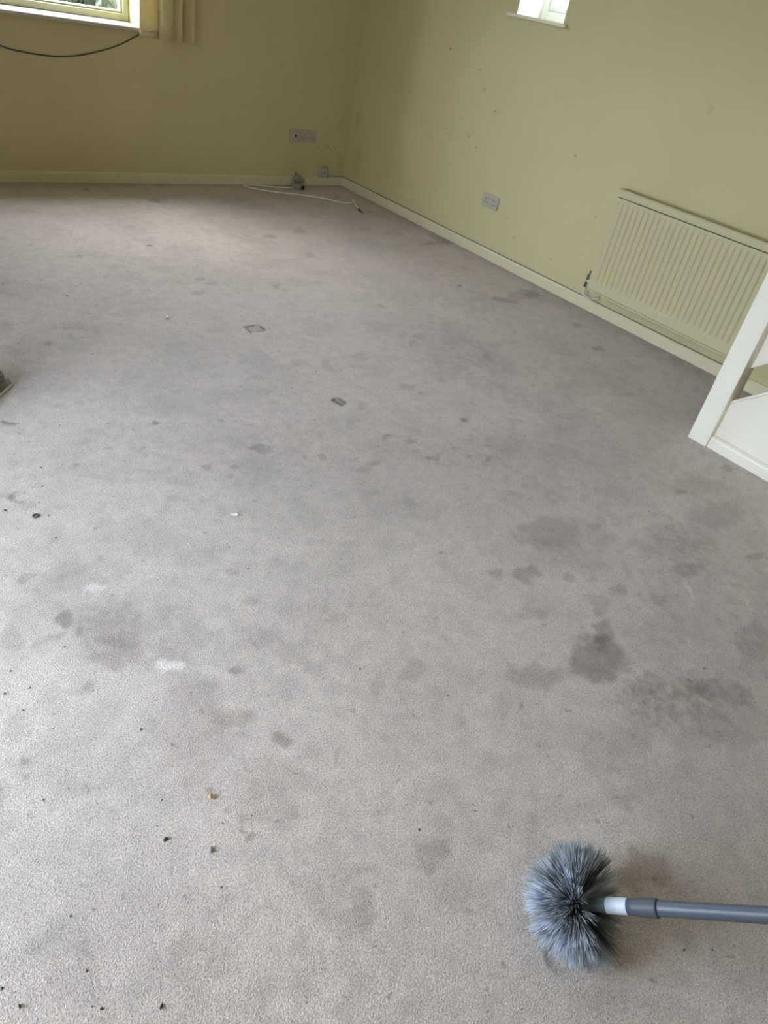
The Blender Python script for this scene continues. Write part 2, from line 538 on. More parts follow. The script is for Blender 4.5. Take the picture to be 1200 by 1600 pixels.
def make_floor():
    xs = np.concatenate([np.arange(XL - T, -4.02, 0.05), np.arange(-4.02, -1.2, 0.007), np.arange(-1.2, 0.0, 0.009), [0.0, T]])
    ys = np.concatenate([np.arange(YF, -5.6, 0.05), np.arange(-5.6, -3.0, 0.0065), np.arange(-3.0, 0.0, 0.008), [0.0, T]])
    nx, ny = len(xs), len(ys)
    X, Y = np.meshgrid(xs, ys)
    X, Y = X.ravel(), Y.ravel()
    base = np.array((0.635, 0.527, 0.465))
    v = np.ones_like(X)
    # traffic soiling and faint mottling
    v *= 1 - 0.12 * smooth(0.47, 0.72, fbm(X, Y, 1.6, 3))
    v *= 1 - 0.10 * smooth(0.50, 0.75, fbm(X, Y, 7.0, 21))
    v *= 1 - 0.09 * smooth(0.55, 0.75, fbm(X, Y, 26.0, 31, 3))
    v *= 1 + 0.07 * (fbm(X, Y, 60.0, 41, 2) - 0.5)
    col = base[None, :] * v[:, None]
    wx = fbm(X, Y, 28.0, 51, 3) - 0.5
    wy = fbm(X, Y, 28.0, 61, 3) - 0.5
    fine = fbm(X, Y, 70.0, 71, 3)
    tint = {'d': np.array((0.40, 0.355, 0.32)), 'b': np.array((0.36, 0.28, 0.20)), 'w': np.array((1.45, 1.52, 1.62))}
    for (cx, cy, a, b, c, d, st, kind) in STAINS_AND_SHADE:
        rad = 1.9 / max(1e-6, min(np.linalg.svd(np.array([[a, b], [c, d]]))[1]))
        sel = np.where((abs(X - cx) < rad) & (abs(Y - cy) < rad))[0]
        if not len(sel):
            continue
        size = 1.0 / math.sqrt(abs(a * d - b * c))
        wob = min(0.9 * size, 0.045)
        dx = X[sel] - cx + wx[sel] * wob * 1.6
        dy = Y[sel] - cy + wy[sel] * wob * 1.6
        r = np.hypot(a * dx + b * dy, c * dx + d * dy)
        if size > 0.12:      # large soiled and darker areas fade out and break up
            m = smooth(1.35, 0.35, r) * (0.45 + 0.9 * smooth(0.35, 0.65, fine[sel]))
        else:
            m = smooth(1.2, 0.7, r) * (0.75 + 0.5 * fine[sel])
        m = np.clip(m * st * (0.72 if size > 0.12 else 1.0), 0, 0.95)[:, None]
        col[sel] *= (1 - m) + m * tint[kind]
    # darker brown band along the skirtings
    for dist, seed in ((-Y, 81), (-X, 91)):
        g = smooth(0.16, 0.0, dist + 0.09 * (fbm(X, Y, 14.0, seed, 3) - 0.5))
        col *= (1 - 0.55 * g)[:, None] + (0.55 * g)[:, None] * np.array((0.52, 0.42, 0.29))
    # dents left by furniture feet
    Z = np.zeros_like(X)
    for (pts, depth, dark) in DENTS:
        P = np.array(pts)
        c = P.mean(0)
        sd = np.full(X.shape, -1e9)
        area = np.sum(P[:, 0] * np.roll(P[:, 1], -1) - np.roll(P[:, 0], -1) * P[:, 1])
        for i in range(len(P)):
            e = P[(i + 1) % len(P)] - P[i]
            n = np.array((e[1], -e[0])) / np.hypot(*e) * (1 if area > 0 else -1)
            sd = np.maximum(sd, (X - P[i, 0]) * n[0] + (Y - P[i, 1]) * n[1])
        ins = smooth(0.006, -0.006, sd)
        Z -= depth * ins
        edge = np.exp(-(sd / 0.007) ** 2)
        col *= 1 - (dark * edge * (0.35 + 1.0 * smooth(0.36, 0.60, fbm(X, Y, 38.0, 97, 2))) + 0.36 * dark * ins * smooth(0.25, 0.55, fbm(X, Y, 60.0, 99, 2)))[:, None].clip(0, 0.85)
    for (cx, cy, rx, ry) in RINGS:
        r = np.hypot((X - cx) / rx, (Y - cy) / ry)
        Z -= 0.003 * smooth(1.0, 0.8, r)
        col *= 1 - (0.4 * np.exp(-((r - 1) / 0.13) ** 2) * (0.3 + fbm(X, Y, 40.0, 98, 2)))[:, None].clip(0, 0.8)
    Z += 0.0022 * (fbm(X, Y, 30.0, 111, 3) - 0.55)
    Z[(X > -0.03) | (Y > -0.03)] = 0.0
    idx = np.arange(nx * ny).reshape(ny, nx)
    q = np.stack([idx[:-1, :-1], idx[:-1, 1:], idx[1:, 1:], idx[1:, :-1]], -1).reshape(-1, 4)
    me = bpy.data.meshes.new('floor')
    me.vertices.add(nx * ny)
    me.vertices.foreach_set('co', np.stack([X, Y, Z], 1).astype(np.float32).ravel())
    me.loops.add(q.size)
    me.loops.foreach_set('vertex_index', q.ravel().astype(np.int32))
    me.polygons.add(len(q))
    me.polygons.foreach_set('loop_start', np.arange(0, q.size, 4, dtype=np.int32))
    me.polygons.foreach_set('use_smooth', np.ones(len(q), dtype=bool))
    me.update(calc_edges=True)
    ca = me.color_attributes.new('wear_and_shade', 'FLOAT_COLOR', 'POINT')
    ca.data.foreach_set('color', np.concatenate([np.clip(col, 0.005, 0.9), np.ones((len(X), 1))], 1).astype(np.float32).ravel())
    me.materials.append(M_CARPET)
    o = bpy.data.objects.new('floor', me)
    COL.objects.link(o)
    return struct(o)


STAINS_AND_SHADE = [
(-2.638,-3.244,26.17,-15.32,-10.12,-25.06,0.55,'d'), (-2.463,-3.360,45.73,-30.97,-15.35,-37.45,0.45,'d'), (-2.154,-3.338,45.61,-35.91,-15.83,-40.52,0.45,'d'),
(-1.760,-3.353,45.37,-42.66,-22.74,-60.85,0.90,'d'), (-2.082,-3.530,31.17,-27.35,-17.71,-43.01,0.45,'d'), (-1.880,-3.618,35.77,-35.58,-17.32,-42.01,0.50,'d'),
(-2.376,-3.484,39.39,-29.34,-19.49,-46.22,0.35,'d'), (-2.319,-3.468,28.76,-21.94,-31.28,-75.11,0.40,'d'), (-2.597,-3.075,42.15,-23.83,-19.53,-51.63,0.30,'d'),
(-2.780,-3.301,52.77,-28.75,-33.99,-80.93,0.40,'d'), (-2.858,-3.272,54.63,-27.89,-17.24,-40.99,0.45,'b'), (-2.024,-2.752,34.9,-12.11,6.59,-14.74,0.30,'d'),
(-2.138,-2.698,23.55,-15.06,-6.892,-22.42,0.22,'d'), (-1.829,-2.739,19.59,-14.55,-5.568,-18.52,0.25,'d'), (-1.481,-2.677,34.73,-28.93,-7.55,-26.88,0.35,'d'),
(-1.389,-2.627,26.18,-22.2,-7.055,-25.95,0.30,'d'), (-1.533,-2.487,20.49,-15.84,-6.642,-25.56,0.20,'d'), (-2.677,-3.020,78.16,-41.3,-25.82,-68.86,0.50,'d'),
(-2.522,-3.340,93.84,-60.97,-31.06,-75.66,0.50,'d'), (-1.810,-3.041,17.22,-14.2,-11.08,-32.87,0.25,'b'), (-1.210,-2.925,15.93,-15.75,-5.91,-19.66,0.25,'b'),
(-2.099,-3.108,34.32,-25.52,-9.304,-25.96,0.25,'d'), (-1.951,-3.512,42.08,-38.88,-27.54,-68.41,0.40,'d'), (-1.935,-3.571,73.21,-69.77,-28.57,-69.8,0.60,'d'),
(-2.348,-3.711,32.16,-26.71,-14.31,-31.79,0.30,'d'), (-2.307,-3.364,1.004,-0.7402,-1.567,-3.898,0.20,'d'), (-2.893,-2.953,85.49,-38.1,-26.93,-71.44,0.80,'b'),  # includes a broad darker band across the middle carpet
(-2.566,-1.323,52.46,-18.91,-4.945,-35.92,0.55,'d'), (-2.111,-0.162,41.64,-15.27,0.7155,-36.41,0.80,'d'), (-1.767,-0.406,25.93,-11.52,-0.2777,-24.71,0.50,'d'),
(-1.719,0.008,14.02,-5.909,1.318,-33.37,0.80,'d'), (-1.517,0.001,23.79,-10.84,1.23,-32.68,0.60,'d'), (-1.106,0.040,27.83,-14.49,1.67,-41.33,0.80,'d'),
(-2.160,-1.208,55.07,-24.04,-7.482,-64.74,0.90,'d'), (-2.103,-1.716,31.31,-15.7,-6.716,-37.32,0.50,'d'), (-2.024,-1.338,7.862,-3.756,-0.8011,-6.162,0.22,'d'),
(-1.895,-1.745,3.783,-2.094,-0.8838,-4.943,0.20,'d'), (-2.199,-1.880,26.75,-13.32,-6.104,-30.01,0.30,'d'), (-1.755,-1.880,36.56,-22.15,-7.084,-36.82,0.45,'d'),
(-1.345,-1.127,24.33,-14.51,-2.662,-27.99,0.45,'d'), (-1.078,-1.041,22.65,-14.49,-1.305,-15.84,0.40,'d'), (-1.277,-1.479,27.35,-17.99,-2.463,-18.23,0.40,'d'),
(-2.080,-1.783,20.08,-10.34,-7.129,-37.93,0.35,'d'), (-3.024,-2.244,51.52,-16.83,-15.41,-54.85,0.50,'b'), (-2.246,-1.547,14.53,-6.543,-2.929,-18.17,0.20,'d'),
(-1.604,-1.549,6.007,-3.571,-1.457,-9.779,0.18,'d'), (-2.103,-0.604,4.303,-1.713,-0.303,-8.149,0.15,'b'), (-0.258,-2.316,6.522,-7.066,-2.517,-12.12,0.35,'b'),
(-0.469,-2.352,7.931,-9.004,-11.66,-18.6,0.55,'b'), (-0.191,-2.309,12.82,-14.1,-3.28,-15.96,0.40,'b'), (-0.606,-2.091,46.49,-43.33,-7.388,-38.62,0.70,'d'),
(-0.182,-1.385,5.542,-4.641,3.045,-44.46,0.35,'b'), (-0.073,-1.330,7.477,-8.079,-12.52,-4.089,0.40,'b'), (-1.337,-2.244,32.76,-25.41,-8.583,-38.05,0.35,'d'),
(-0.300,-2.762,18.88,-23.02,-7.017,-27.5,0.50,'b'), (-0.452,-3.032,17.57,-22.48,-7.031,-24.42,0.55,'d'), (-0.754,-3.478,20.97,-29.05,-12.92,-37.33,0.40,'d'),
(-1.301,-4.110,24.29,-37.86,-23.94,-54.19,0.55,'d'), (-0.905,-4.088,11.42,-28.73,-27.98,-13.72,0.45,'d'), (-3.472,-3.728,51.13,-17.54,-12.1,-22.76,0.75,'d'),
(-3.505,-3.547,42.44,-6.003,-1.759,-58.52,0.45,'b'), (-3.373,-3.652,35.57,-8.191,-7.32,-51.45,0.60,'w'), (-3.315,-3.984,20.18,-11,-30.38,-42.07,0.80,'w'),
(-3.189,-4.069,41.84,-23.02,-35.47,-63.34,0.55,'d'), (-3.497,-3.951,69.19,-7.298,-2.187,-77.61,0.45,'d'), (-3.395,-3.811,10.71,-4.188,-4.973,-9.242,0.28,'d'),
(-3.412,-3.575,15.49,-5.365,-6.057,-12.04,0.22,'b'), (-3.315,-3.866,4.4,-1.93,-3.726,-6.901,0.20,'d'), (-3.033,-3.754,31.81,-17.25,-28.33,-56.5,0.30,'b'),
(-3.051,-3.878,37.34,-21.11,-31.9,-61.25,0.20,'b'), (-3.315,-3.552,116.4,-44.52,-33.57,-68.2,0.40,'d'), (-3.409,-3.243,29.18,-13.79,-46.65,-40.26,0.35,'d'),
(-3.455,-3.786,110.8,-39.89,-32.49,-60.25,0.40,'d'), (-3.595,-3.738,48.23,-14,-10.85,-19.97,0.30,'b'), (-3.114,-4.011,189.4,7.364,11.49,-32.4,0.35,'d'),
(-3.531,-3.773,24.56,-2.118,2.081,-60.73,0.30,'b'), (-3.398,-3.857,19.97,-10.98,-34.34,-37.78,0.30,'d'), (-3.166,-3.909,28.18,-14.63,-17.61,-32.95,0.25,'w'),
(-3.286,-3.661,10.17,-1.721,2.034,-29.98,0.20,'w'), (-3.241,-4.037,33.54,-17.27,-27.75,-49.57,0.25,'w'), (-3.201,-4.289,21.11,-27.94,-53.75,-31.3,0.60,'d'),
(-3.255,-4.186,18.36,-10.09,-19.37,-33.21,0.35,'d'), (-3.365,-4.447,80.69,-15.81,-20.55,-107,0.60,'d'), (-3.378,-4.379,88.5,-47.68,-77.37,-124,0.45,'d'),
(-3.364,-4.406,87.99,-48.95,-65.65,-104.7,0.35,'d'), (-3.383,-4.317,117.2,-60.44,-60.78,-98.83,0.40,'d'), (-3.076,-4.668,19.16,-16.89,-15.74,-24.65,0.40,'d'),
(-3.260,-4.675,37.27,-27.85,-15.03,-22.86,0.30,'d'), (-3.088,-4.781,48.58,-46.29,-46.54,-70.88,0.30,'w'), (-3.098,-4.792,41.99,-40.02,-94.89,-144,0.35,'d'),
(-3.215,-4.616,29.16,-21.82,-39.51,-61.33,0.30,'d'), (-3.021,-4.626,25,-22.36,-28.93,-46.1,0.25,'d'), (-3.018,-4.303,107.4,-77.98,-68.8,-118.6,0.50,'d'),
(-3.309,-4.546,85.97,-55.68,-72.67,-113.1,0.20,'d'), (-3.120,-4.383,145.8,-187.9,-31.16,-22.49,0.40,'d'), (-3.345,-4.562,395.1,-145.7,-21.39,-55.89,0.50,'d'),
(-2.329,-4.506,6.942,-8.92,-5.587,-10.08,0.70,'d'), (-2.238,-4.447,20.7,-26.79,-8.735,-16.18,0.50,'d'), (-2.014,-4.050,5.803,-6.649,-4.849,-10.23,0.40,'d'),
(-1.598,-4.314,3.257,-7.026,-7.079,-5.876,0.45,'d'), (-1.705,-4.402,9.698,-15.43,-10.04,-20.12,0.45,'d'), (-2.241,-4.160,15.31,-16.71,-12.8,-25.46,0.50,'d'),
(-2.340,-4.117,35.5,-35.99,-15.64,-31.05,0.35,'d'), (-2.130,-4.236,35.21,-42.3,-21.95,-43.45,0.45,'d'), (-2.030,-4.349,21.32,-28.65,-17.67,-34.44,0.40,'d'),
(-2.361,-4.290,13.76,-15.2,-15.12,-28.65,0.35,'d'), (-1.939,-4.441,11.51,-24.23,-28.76,-24.35,0.40,'d'), (-2.268,-4.706,3.627,-5.55,-4.827,-8.381,0.50,'d'),
(-2.283,-4.639,15.13,-21.84,-8.862,-15.59,0.40,'d'), (-2.114,-4.752,4.561,-10.3,-12.56,-13.96,0.50,'d'), (-1.838,-4.716,9.783,-18.36,-5.94,-10.87,0.40,'d'),
(-1.394,-4.490,13.4,-25.31,-21.54,-43.85,0.55,'d'), (-2.531,-4.464,7.554,-8.454,-11.57,-20.52,0.40,'d'), (-2.641,-4.504,105.1,-113.1,-64.2,-111.1,0.70,'d'),
(-1.301,-4.266,5.098,-8.661,-4.837,-10.52,0.25,'d'), (-1.828,-4.099,19.69,-25.08,-19.96,-42.53,0.35,'b'), (-2.143,-4.357,14.39,-18.44,-11.32,-21.7,0.30,'d'),
(-1.968,-4.622,1.639,-2.71,-0.9039,-1.663,0.22,'d'), (-2.172,-4.841,4.277,-7.658,-6.369,-10.86,0.30,'d'), (-1.806,-4.477,152.5,-106.1,-0.1921,-21.49,0.45,'w'),
(-1.691,-4.618,127.1,-208.3,-7.097,-17.47,0.35,'w'), (-1.913,-4.486,98.23,5.234,9.373,-37.97,0.30,'w'), (-2.810,-4.292,23.38,-19.71,-13.2,-23.49,0.35,'d'),
(-2.916,-4.275,41.68,-32.23,-13.9,-24.49,0.30,'d'), (-3.113,-4.748,9.913,-8.998,-15.29,-23.38,0.15,'d'), (-2.738,-4.935,9.652,-13.68,-13.67,-21.17,0.45,'b'),  # the brown entry paints the brush's cast shadow
(-2.635,-4.791,2.543,-19.12,-43.13,-4.921,0.20,'d'), (-2.777,-4.757,7.609,-9.009,-17.77,-28.46,0.15,'d'), (-1.184,-4.119,4.163,-6.779,-5.739,-13.14,0.20,'b'),
(-0.761,-4.176,5.83,-11.14,-5.769,-13.64,0.20,'d'), (-3.321,-2.788,41.1,-14.84,-51.96,-68.33,0.80,'b'), (-3.449,-3.181,41.84,-11.92,-21.67,-48.7,0.40,'d'),
(-3.664,-4.070,79.8,-13.4,-28.92,-88.35,0.50,'b'), (-3.676,-4.108,99.72,-16.5,-43.48,-128.3,0.35,'b'), (-3.588,-4.191,100.7,-36.93,-75.3,-122.4,0.40,'d'),
(-3.605,-4.136,161,-55.89,-120,-197.4,0.50,'b'), (-3.071,-4.047,5.928,-8.147,-29.1,-12.09,0.20,'d'), (-2.848,-4.039,5.229,-3.74,-4.872,-9.216,0.15,'d'),
(-3.346,-4.153,11.05,-5.415,-3.338,-5.693,0.25,'d'), (-3.284,-4.374,10.95,-6.51,-5.955,-9.695,0.20,'d'), (-3.548,-4.589,14.31,-7.127,-14.17,-21.03,0.15,'d'),
(-3.209,-3.474,6.75,-2.785,-5.894,-12.47,0.12,'d'), (-3.178,-3.153,6.307,-2.378,-7.843,-18.55,0.15,'d'), (-2.822,-2.879,8.204,-3.757,-6.131,-16.9,0.12,'d'),
(-3.219,-2.540,15.58,-4.647,-1.094,-3.279,0.15,'b'), (-3.404,-3.910,10.99,-4.455,-20.62,-37.21,0.30,'d'), (-3.487,-3.638,7.819,-6.319,-42.01,-19.22,0.15,'b'),
(-3.096,-3.047,79.41,-31.05,-24.05,-59.82,0.35,'d'), (-2.995,-3.087,91.24,-39.35,-31.59,-78.59,0.30,'d'), (-2.817,-3.346,47.99,-25.93,-26.92,-62.82,0.30,'d'),
(-0.275,-3.522,2.114,-4.865,-5.47,-0.7307,0.25,'b'), (-0.708,-3.306,3.018,-5.655,-8.617,-1.602,0.15,'b'), (-0.675,-2.936,2.599,-4.193,-9.298,-1.612,0.15,'b'),
(-0.990,-3.838,19.92,-30.02,-23.62,-59.68,0.30,'d'), (-2.092,-3.402,31.17,-25.89,-16.17,-40.86,0.30,'d'), (-2.665,-3.799,34.74,-25.03,-24,-49.78,0.15,'d'),
(-2.908,-3.777,33.94,-20.5,-20.18,-40.7,0.15,'d'), (-2.575,-4.155,28.85,-26.19,-22.91,-43.65,0.18,'d'), (-2.631,-3.992,34.52,-27.84,-20.69,-40.85,0.15,'d'),
(-2.829,-4.578,11.92,-11.91,-15.57,-25.8,0.15,'d'), (-2.618,-4.622,6.869,-8.132,-14.04,-23.71,0.18,'d')]
DENTS = [
    ([(-2.188, -3.027), (-2.178, -3.072), (-2.150, -3.068), (-2.155, -3.016)], 0.004, 1.15),
    ([(-2.182, -2.300), (-2.181, -2.362), (-2.104, -2.361), (-2.103, -2.295)], 0.003, 0.6),
]
RINGS = [(-3.415, -3.200, 0.024, 0.024), (-3.02, -4.945, 0.02, 0.02), (-1.60, -3.05, 0.018, 0.018)]
make_floor()


# ------------------------------------------------------------------ skirting boards
def skirting(name, p0, p1, nrm, h=0.064, t=0.014, material=M_SKIRT):
    """Board from p0 to p1 (floor points on the wall), profile with a chamfered top."""
    n = Vector((*nrm, 0))
    p = Vector((*p0, 0))
    prof = [(0.0, -0.004), (t, -0.004), (t, h - 0.010), (t * 0.62, h - 0.001), (t * 0.35, h), (0.0, h)]
    bm = B()
    prism(bm, [p + n * a + Vector((0, 0, b)) for a, b in prof], Vector((p1[0] - p0[0], p1[1] - p0[1], 0)))
    return struct(obj(name, bm, material))


skirting('baseboard_back', (XL, 0.0), (-0.0142, 0.0), (0, -1))
skirting('baseboard_right', (0.0, 0.0), (0.0, YF), (-1, 0))
skirting('baseboard_left', (XL, -0.0142), (XL, -1.999), (1, 0))
skirting('baseboard_shading_block', (-4.2, -2.0), (-4.2, -3.02), (1, 0))  # board along the added shading block
skirting('baseboard_front', (XL + 0.0142, YF), (-0.0142, YF), (0, 1))


# ------------------------------------------------------------------ windows
def frame_bars(bm, axis, d0, d1, u0, u1, z0, z1, w, bev=0.004):
    """Four bars of a rectangular frame, width w, in depth d0..d1."""
    P = (lambda u, d, z: (u, d, z)) if axis == 'y' else (lambda u, d, z: (d, u, z))
    box(bm, P(u0, d0, z0), P(u0 + w, d1, z1), bev)
    box(bm, P(u1 - w, d0, z0), P(u1, d1, z1), bev)
    box(bm, P(u0 + w, d0, z0), P(u1 - w, d1, z0 + w), bev)
    box(bm, P(u0 + w, d0, z1 - w), P(u1 - w, d1, z1), bev)


# window 1: back wall, two lights
w1 = B()
x0, x1, z0, z1 = BW['x0'], BW['x1'], 0.895, BW['z1']
frame_bars(w1, 'y', 0.205, 0.275, x0, x1, z0, z1, 0.040)
mid = -2.34
box(w1, (mid - 0.03, 0.205, z0 + 0.04), (mid + 0.03, 0.275, z1 - 0.04), 0.004)
win1 = struct(obj('window_1', w1, M_UPVC))
for a, b in ((x0 + 0.04, mid - 0.03), (mid + 0.03, x1 - 0.04)):
    bd = B()
    frame_bars(bd, 'y', 0.218, 0.262, a, b, z0 + 0.040, z1 - 0.04, 0.013, 0.005)
    bead = obj('glazing_bead', bd, M_UPVC, win1)
    pb = B()
    box(pb, (a + 0.013, 0.244, z0 + 0.053), (b - 0.013, 0.250, z1 - 0.053))
    obj('pane', pb, M_GLASS, win1)
sb = B()
box(sb, (x0 - 0.03, -0.040, 0.874), (x1 + 0.03, 0.0, 0.895), 0.004)
box(sb, (x0, 0.0, 0.874), (x1, 0.205, 0.895))
obj('window_sill', sb, M_SILL, win1)
lb = B()
for pts in ([(x0, 0.205, 0.874), (x0, 0.33, 0.874), (x0, 0.33, 0.880), (x0, 0.205, 0.895)],):
    prism(lb, pts, (x1 - x0, 0, 0))
obj('outer_sill', lb, M_UPVC, win1)

# window 2: small window in the right wall
y0, y1, z0, z1 = SW['y0'], SW['y1'], 1.360, SW['z1']
w2 = B()
frame_bars(w2, 'x', 0.205, 0.270, y0, y1, z0, z1, 0.045)
win2 = struct(obj('window_2', w2, M_WHITE))
bd = B()
frame_bars(bd, 'x', 0.215, 0.260, y0 + 0.045, y1 - 0.045, z0 + 0.045, z1 - 0.045, 0.030, 0.005)
obj('casement', bd, M_WHITE, win2)
bd = B()
for ya in (y0, y1):
    s = 1 if ya == y0 else -1
    box(bd, (0.0, ya, 1.360), (0.205, ya + s * 0.004, SW['z1']))
box(bd, (0.0, y0 + 0.004, SW['z1'] - 0.004), (0.205, y1 - 0.004, SW['z1']))
obj('brightening_lining', bd, M_WHITE, win2)  # white lining added so the reveal shows brighter
pb = B()
box(pb, (0.240, y0 + 0.075, z0 + 0.075), (0.246, y1 - 0.075, z1 - 0.075))
obj('pane', pb, M_GLASS, win2)
sb = B()
box(sb, (-0.022, y0 - 0.033, 1.341), (0.0, y1 + 0.064, 1.360), 0.003)
box(sb, (0.0, y0, 1.341), (0.205, y1, 1.360))
obj('window_sill', sb, M_SKIRT, win2)

# door 1: patio door in the left wall (beside the camera)
y0, y1, z1 = PD['y0'], PD['y1'], PD['z1']
d1 = B()
frame_bars(d1, 'x', XL - 0.16, XL - 0.08, y0, y1, 0.0, z1, 0.05)
door1 = struct(obj('door_1', d1, M_UPVC))
ym = (y0 + y1) / 2
for a, b in ((y0 + 0.05, ym + 0.03), (ym - 0.03, y1 - 0.05)):
    off = 0.0 if a < ym - 0.1 else -0.0
    db = B()
    dx = (XL - 0.145, XL - 0.12) if a < ym - 0.1 else (XL - 0.118, XL - 0.093)
    frame_bars(db, 'x', dx[0], dx[1], a, b, 0.05, z1 - 0.05, 0.06)
    sash = obj('sash', db, M_UPVC, door1)
    pb = B()
    box(pb, ((dx[0] + dx[1]) / 2 - 0.003, a + 0.06, 0.11), ((dx[0] + dx[1]) / 2 + 0.003, b - 0.06, z1 - 0.11))
    obj('pane', pb, M_GLASS, door1)

# outdoors: lawn and hedge seen through the panes
bm = B()
g = bmesh.ops.create_grid(bm, x_segments=60, y_segments=60, size=30)
for v in bm.verts:
    v.co.z = -0.25 + 0.03 * math.sin(v.co.x * 0.7) * math.cos(v.co.y * 0.9)
lawn = struct(obj('ground_outside', bm, M_GRASS))
bm = B()
rh = random.Random(3)
for i in range(5200):
    lx, ly, lz = rh.uniform(-4.2, -0.8), rh.uniform(1.3, 1.8), rh.uniform(-0.15, 0.93)
    nn = Vector((rh.gauss(0, 1), rh.gauss(0, 1) - 0.6, rh.gauss(0, 1) + 0.5)).normalized()
    ta = nn.orthogonal().normalized()
    tb = nn.cross(ta)
    c = Vector((lx, ly, lz))
    s = rh.uniform(0.05, 0.11)
    bm.faces.new([bm.verts.new(c + ta * s), bm.verts.new(c + tb * s * 0.5), bm.verts.new(c - ta * s), bm.verts.new(c - tb * s * 0.5)])
hedge = obj('hedge', bm, M_FENCE, recalc=False)
tag(hedge, 'low green hedge outside the back window', 'hedge')
hedge['kind'] = 'stuff'


# ------------------------------------------------------------------ curtain
CX, CZ = -1.52, 0.855
curt = empty('curtain', (CX, -0.09, CZ))
tag(curt, 'cream pleated curtain hanging beside the back window', 'curtain')
fold = [(-1.703, -0.062), (-1.660, -0.075), (-1.62, -0.078), (-1.588, -0.068), (-1.592, -0.090), (-1.575, -0.112), (-1.54, -0.112), (-1.505, -0.088), (-1.488, -0.066),
        (-1.482, -0.090), (-1.470, -0.116), (-1.452, -0.112), (-1.445, -0.080), (-1.430, -0.058), (-1.412, -0.080), (-1.392, -0.116), (-1.372, -0.116), (-1.365, -0.085), (-1.358, -0.058), (-1.345, -0.055)]


def cloth(bm, pts, zlo, zhi, rows, amp, out=0.0, tk=0.0016):
    line = spline([(x, y, 0) for x, y in pts], 5)
    def pos(p, z, side):
        k = (z - CZ) / 1.3
        cx = -1.52 + (p.x + 1.52) * (1 - 0.06 * k)
        return (cx + amp * math.sin(z * 7 + p.x * 30) * 0.3, p.y - out - side * tk + amp * math.sin(z * 5 + p.x * 60), z)
    G = []
    for side in (0, 1):
        G.append([[bm.verts.new(pos(p, zlo + (zhi - zlo) * r / rows, side)) for p in line] for r in range(rows + 1)])
    m = len(line)
    for s in (0, 1):
        for r in range(rows):
            for i in range(m - 1):
                bm.faces.new((G[s][r][i], G[s][r][i + 1], G[s][r + 1][i + 1], G[s][r + 1][i]))
    for r in range(rows):
        for i in (0, m - 1):
            bm.faces.new((G[0][r][i], G[0][r + 1][i], G[1][r + 1][i], G[1][r][i]))
    for i in range(m - 1):
        for r in (0, rows):
            bm.faces.new((G[0][r][i], G[0][r][i + 1], G[1][r][i + 1], G[1][r][i]))


bm = B()
cloth(bm, fold, CZ, 2.14, 14, 0.002)
obj('cloth', bm, M_CURTAIN, curt, smooth=True)
bm = B()
cloth(bm, [(a + 0.0005, b) for a, b in fold[:4]], CZ - 0.001, CZ + 0.034, 2, 0.0, out=0.0022)
obj('hem', bm, M_CURTAIN, curt, smooth=True)
rail = empty('curtain_rail', (-2.35, -0.09, 2.16))
tag(rail, 'white curtain rail above the back window', 'curtain rail')
bm = B()
tube(bm, [(-3.4, -0.09, 2.155), (-1.3, -0.09, 2.155)], 0.014, 12)
obj('rod', bm, M_WHITE, rail, smooth=True)
for x in (-3.3, -2.35, -1.33):
    bm = B()
    box(bm, (x - 0.012, -0.09, 2.165), (x + 0.012, 0.0, 2.175))
    box(bm, (x - 0.02, -0.006, 2.13), (x + 0.02, 0.0, 2.2))
    obj('bracket', bm, M_WHITE, rail)

# ------------------------------------------------------------------ cable drooping under the sill
bm = B()
pts = [(-3.0, -0.006, 0.868), (-2.75, -0.006, 0.80), (-2.486, -0.006, 0.718), (-2.388, -0.006, 0.700), (-2.214, -0.006, 0.692), (-2.067, -0.006, 0.708), (-1.913, -0.006, 0.750), (-1.794, -0.006, 0.796), (-1.673, -0.008, 0.862), (-1.60, -0.008, 0.90)]
tube(bm, spline(pts, 6), 0.0034, 6)
tag(obj('cable', bm, M_DARKCABLE, smooth=True), 'thin dark cable drooping in a curve under the window sill', 'cable')


# ------------------------------------------------------------------ sockets and plates
def plate_on(axis, name, label, cat, u0, u1, z0, z1, depth=0.010, off=0.0):
    """Empty plus face plate; returns (root, place) where place maps (u, out, z)."""
    P = (lambda u, d, z: (u, -d, z)) if axis == 'y' else (lambda u, d, z: (-d, u, z))
    e = empty(name, P((u0 + u1) / 2, off, z0))
    tag(e, label, cat)
    bm = B()
    box(bm, P(u0, off - 0.001, z0), P(u1, off + depth, z1), 0.003, 2)
    obj('face_plate', bm, M_PLATE, e)
    return e, P


def hole(e, P, u, z, w, h, d, name='pin_hole'):
    bm = B()
    box(bm, P(u - w / 2, d - 0.003, z - h / 2), P(u + w / 2, d + 0.0006, z + h / 2), 0.0008)
    obj(name, bm, M_HOLE, e)


def screw(e, P, u, z, d):
    bm = B()
    c = Vector(P(u, d - 0.002, z))
    n = Vector(P(0, 1, 0))
    tube(bm, [c, c + n * 0.0028, c + n * 0.0034], [0.0032, 0.0032, 0.0022], 10)
    obj('screw', bm, M_SCREW, e)


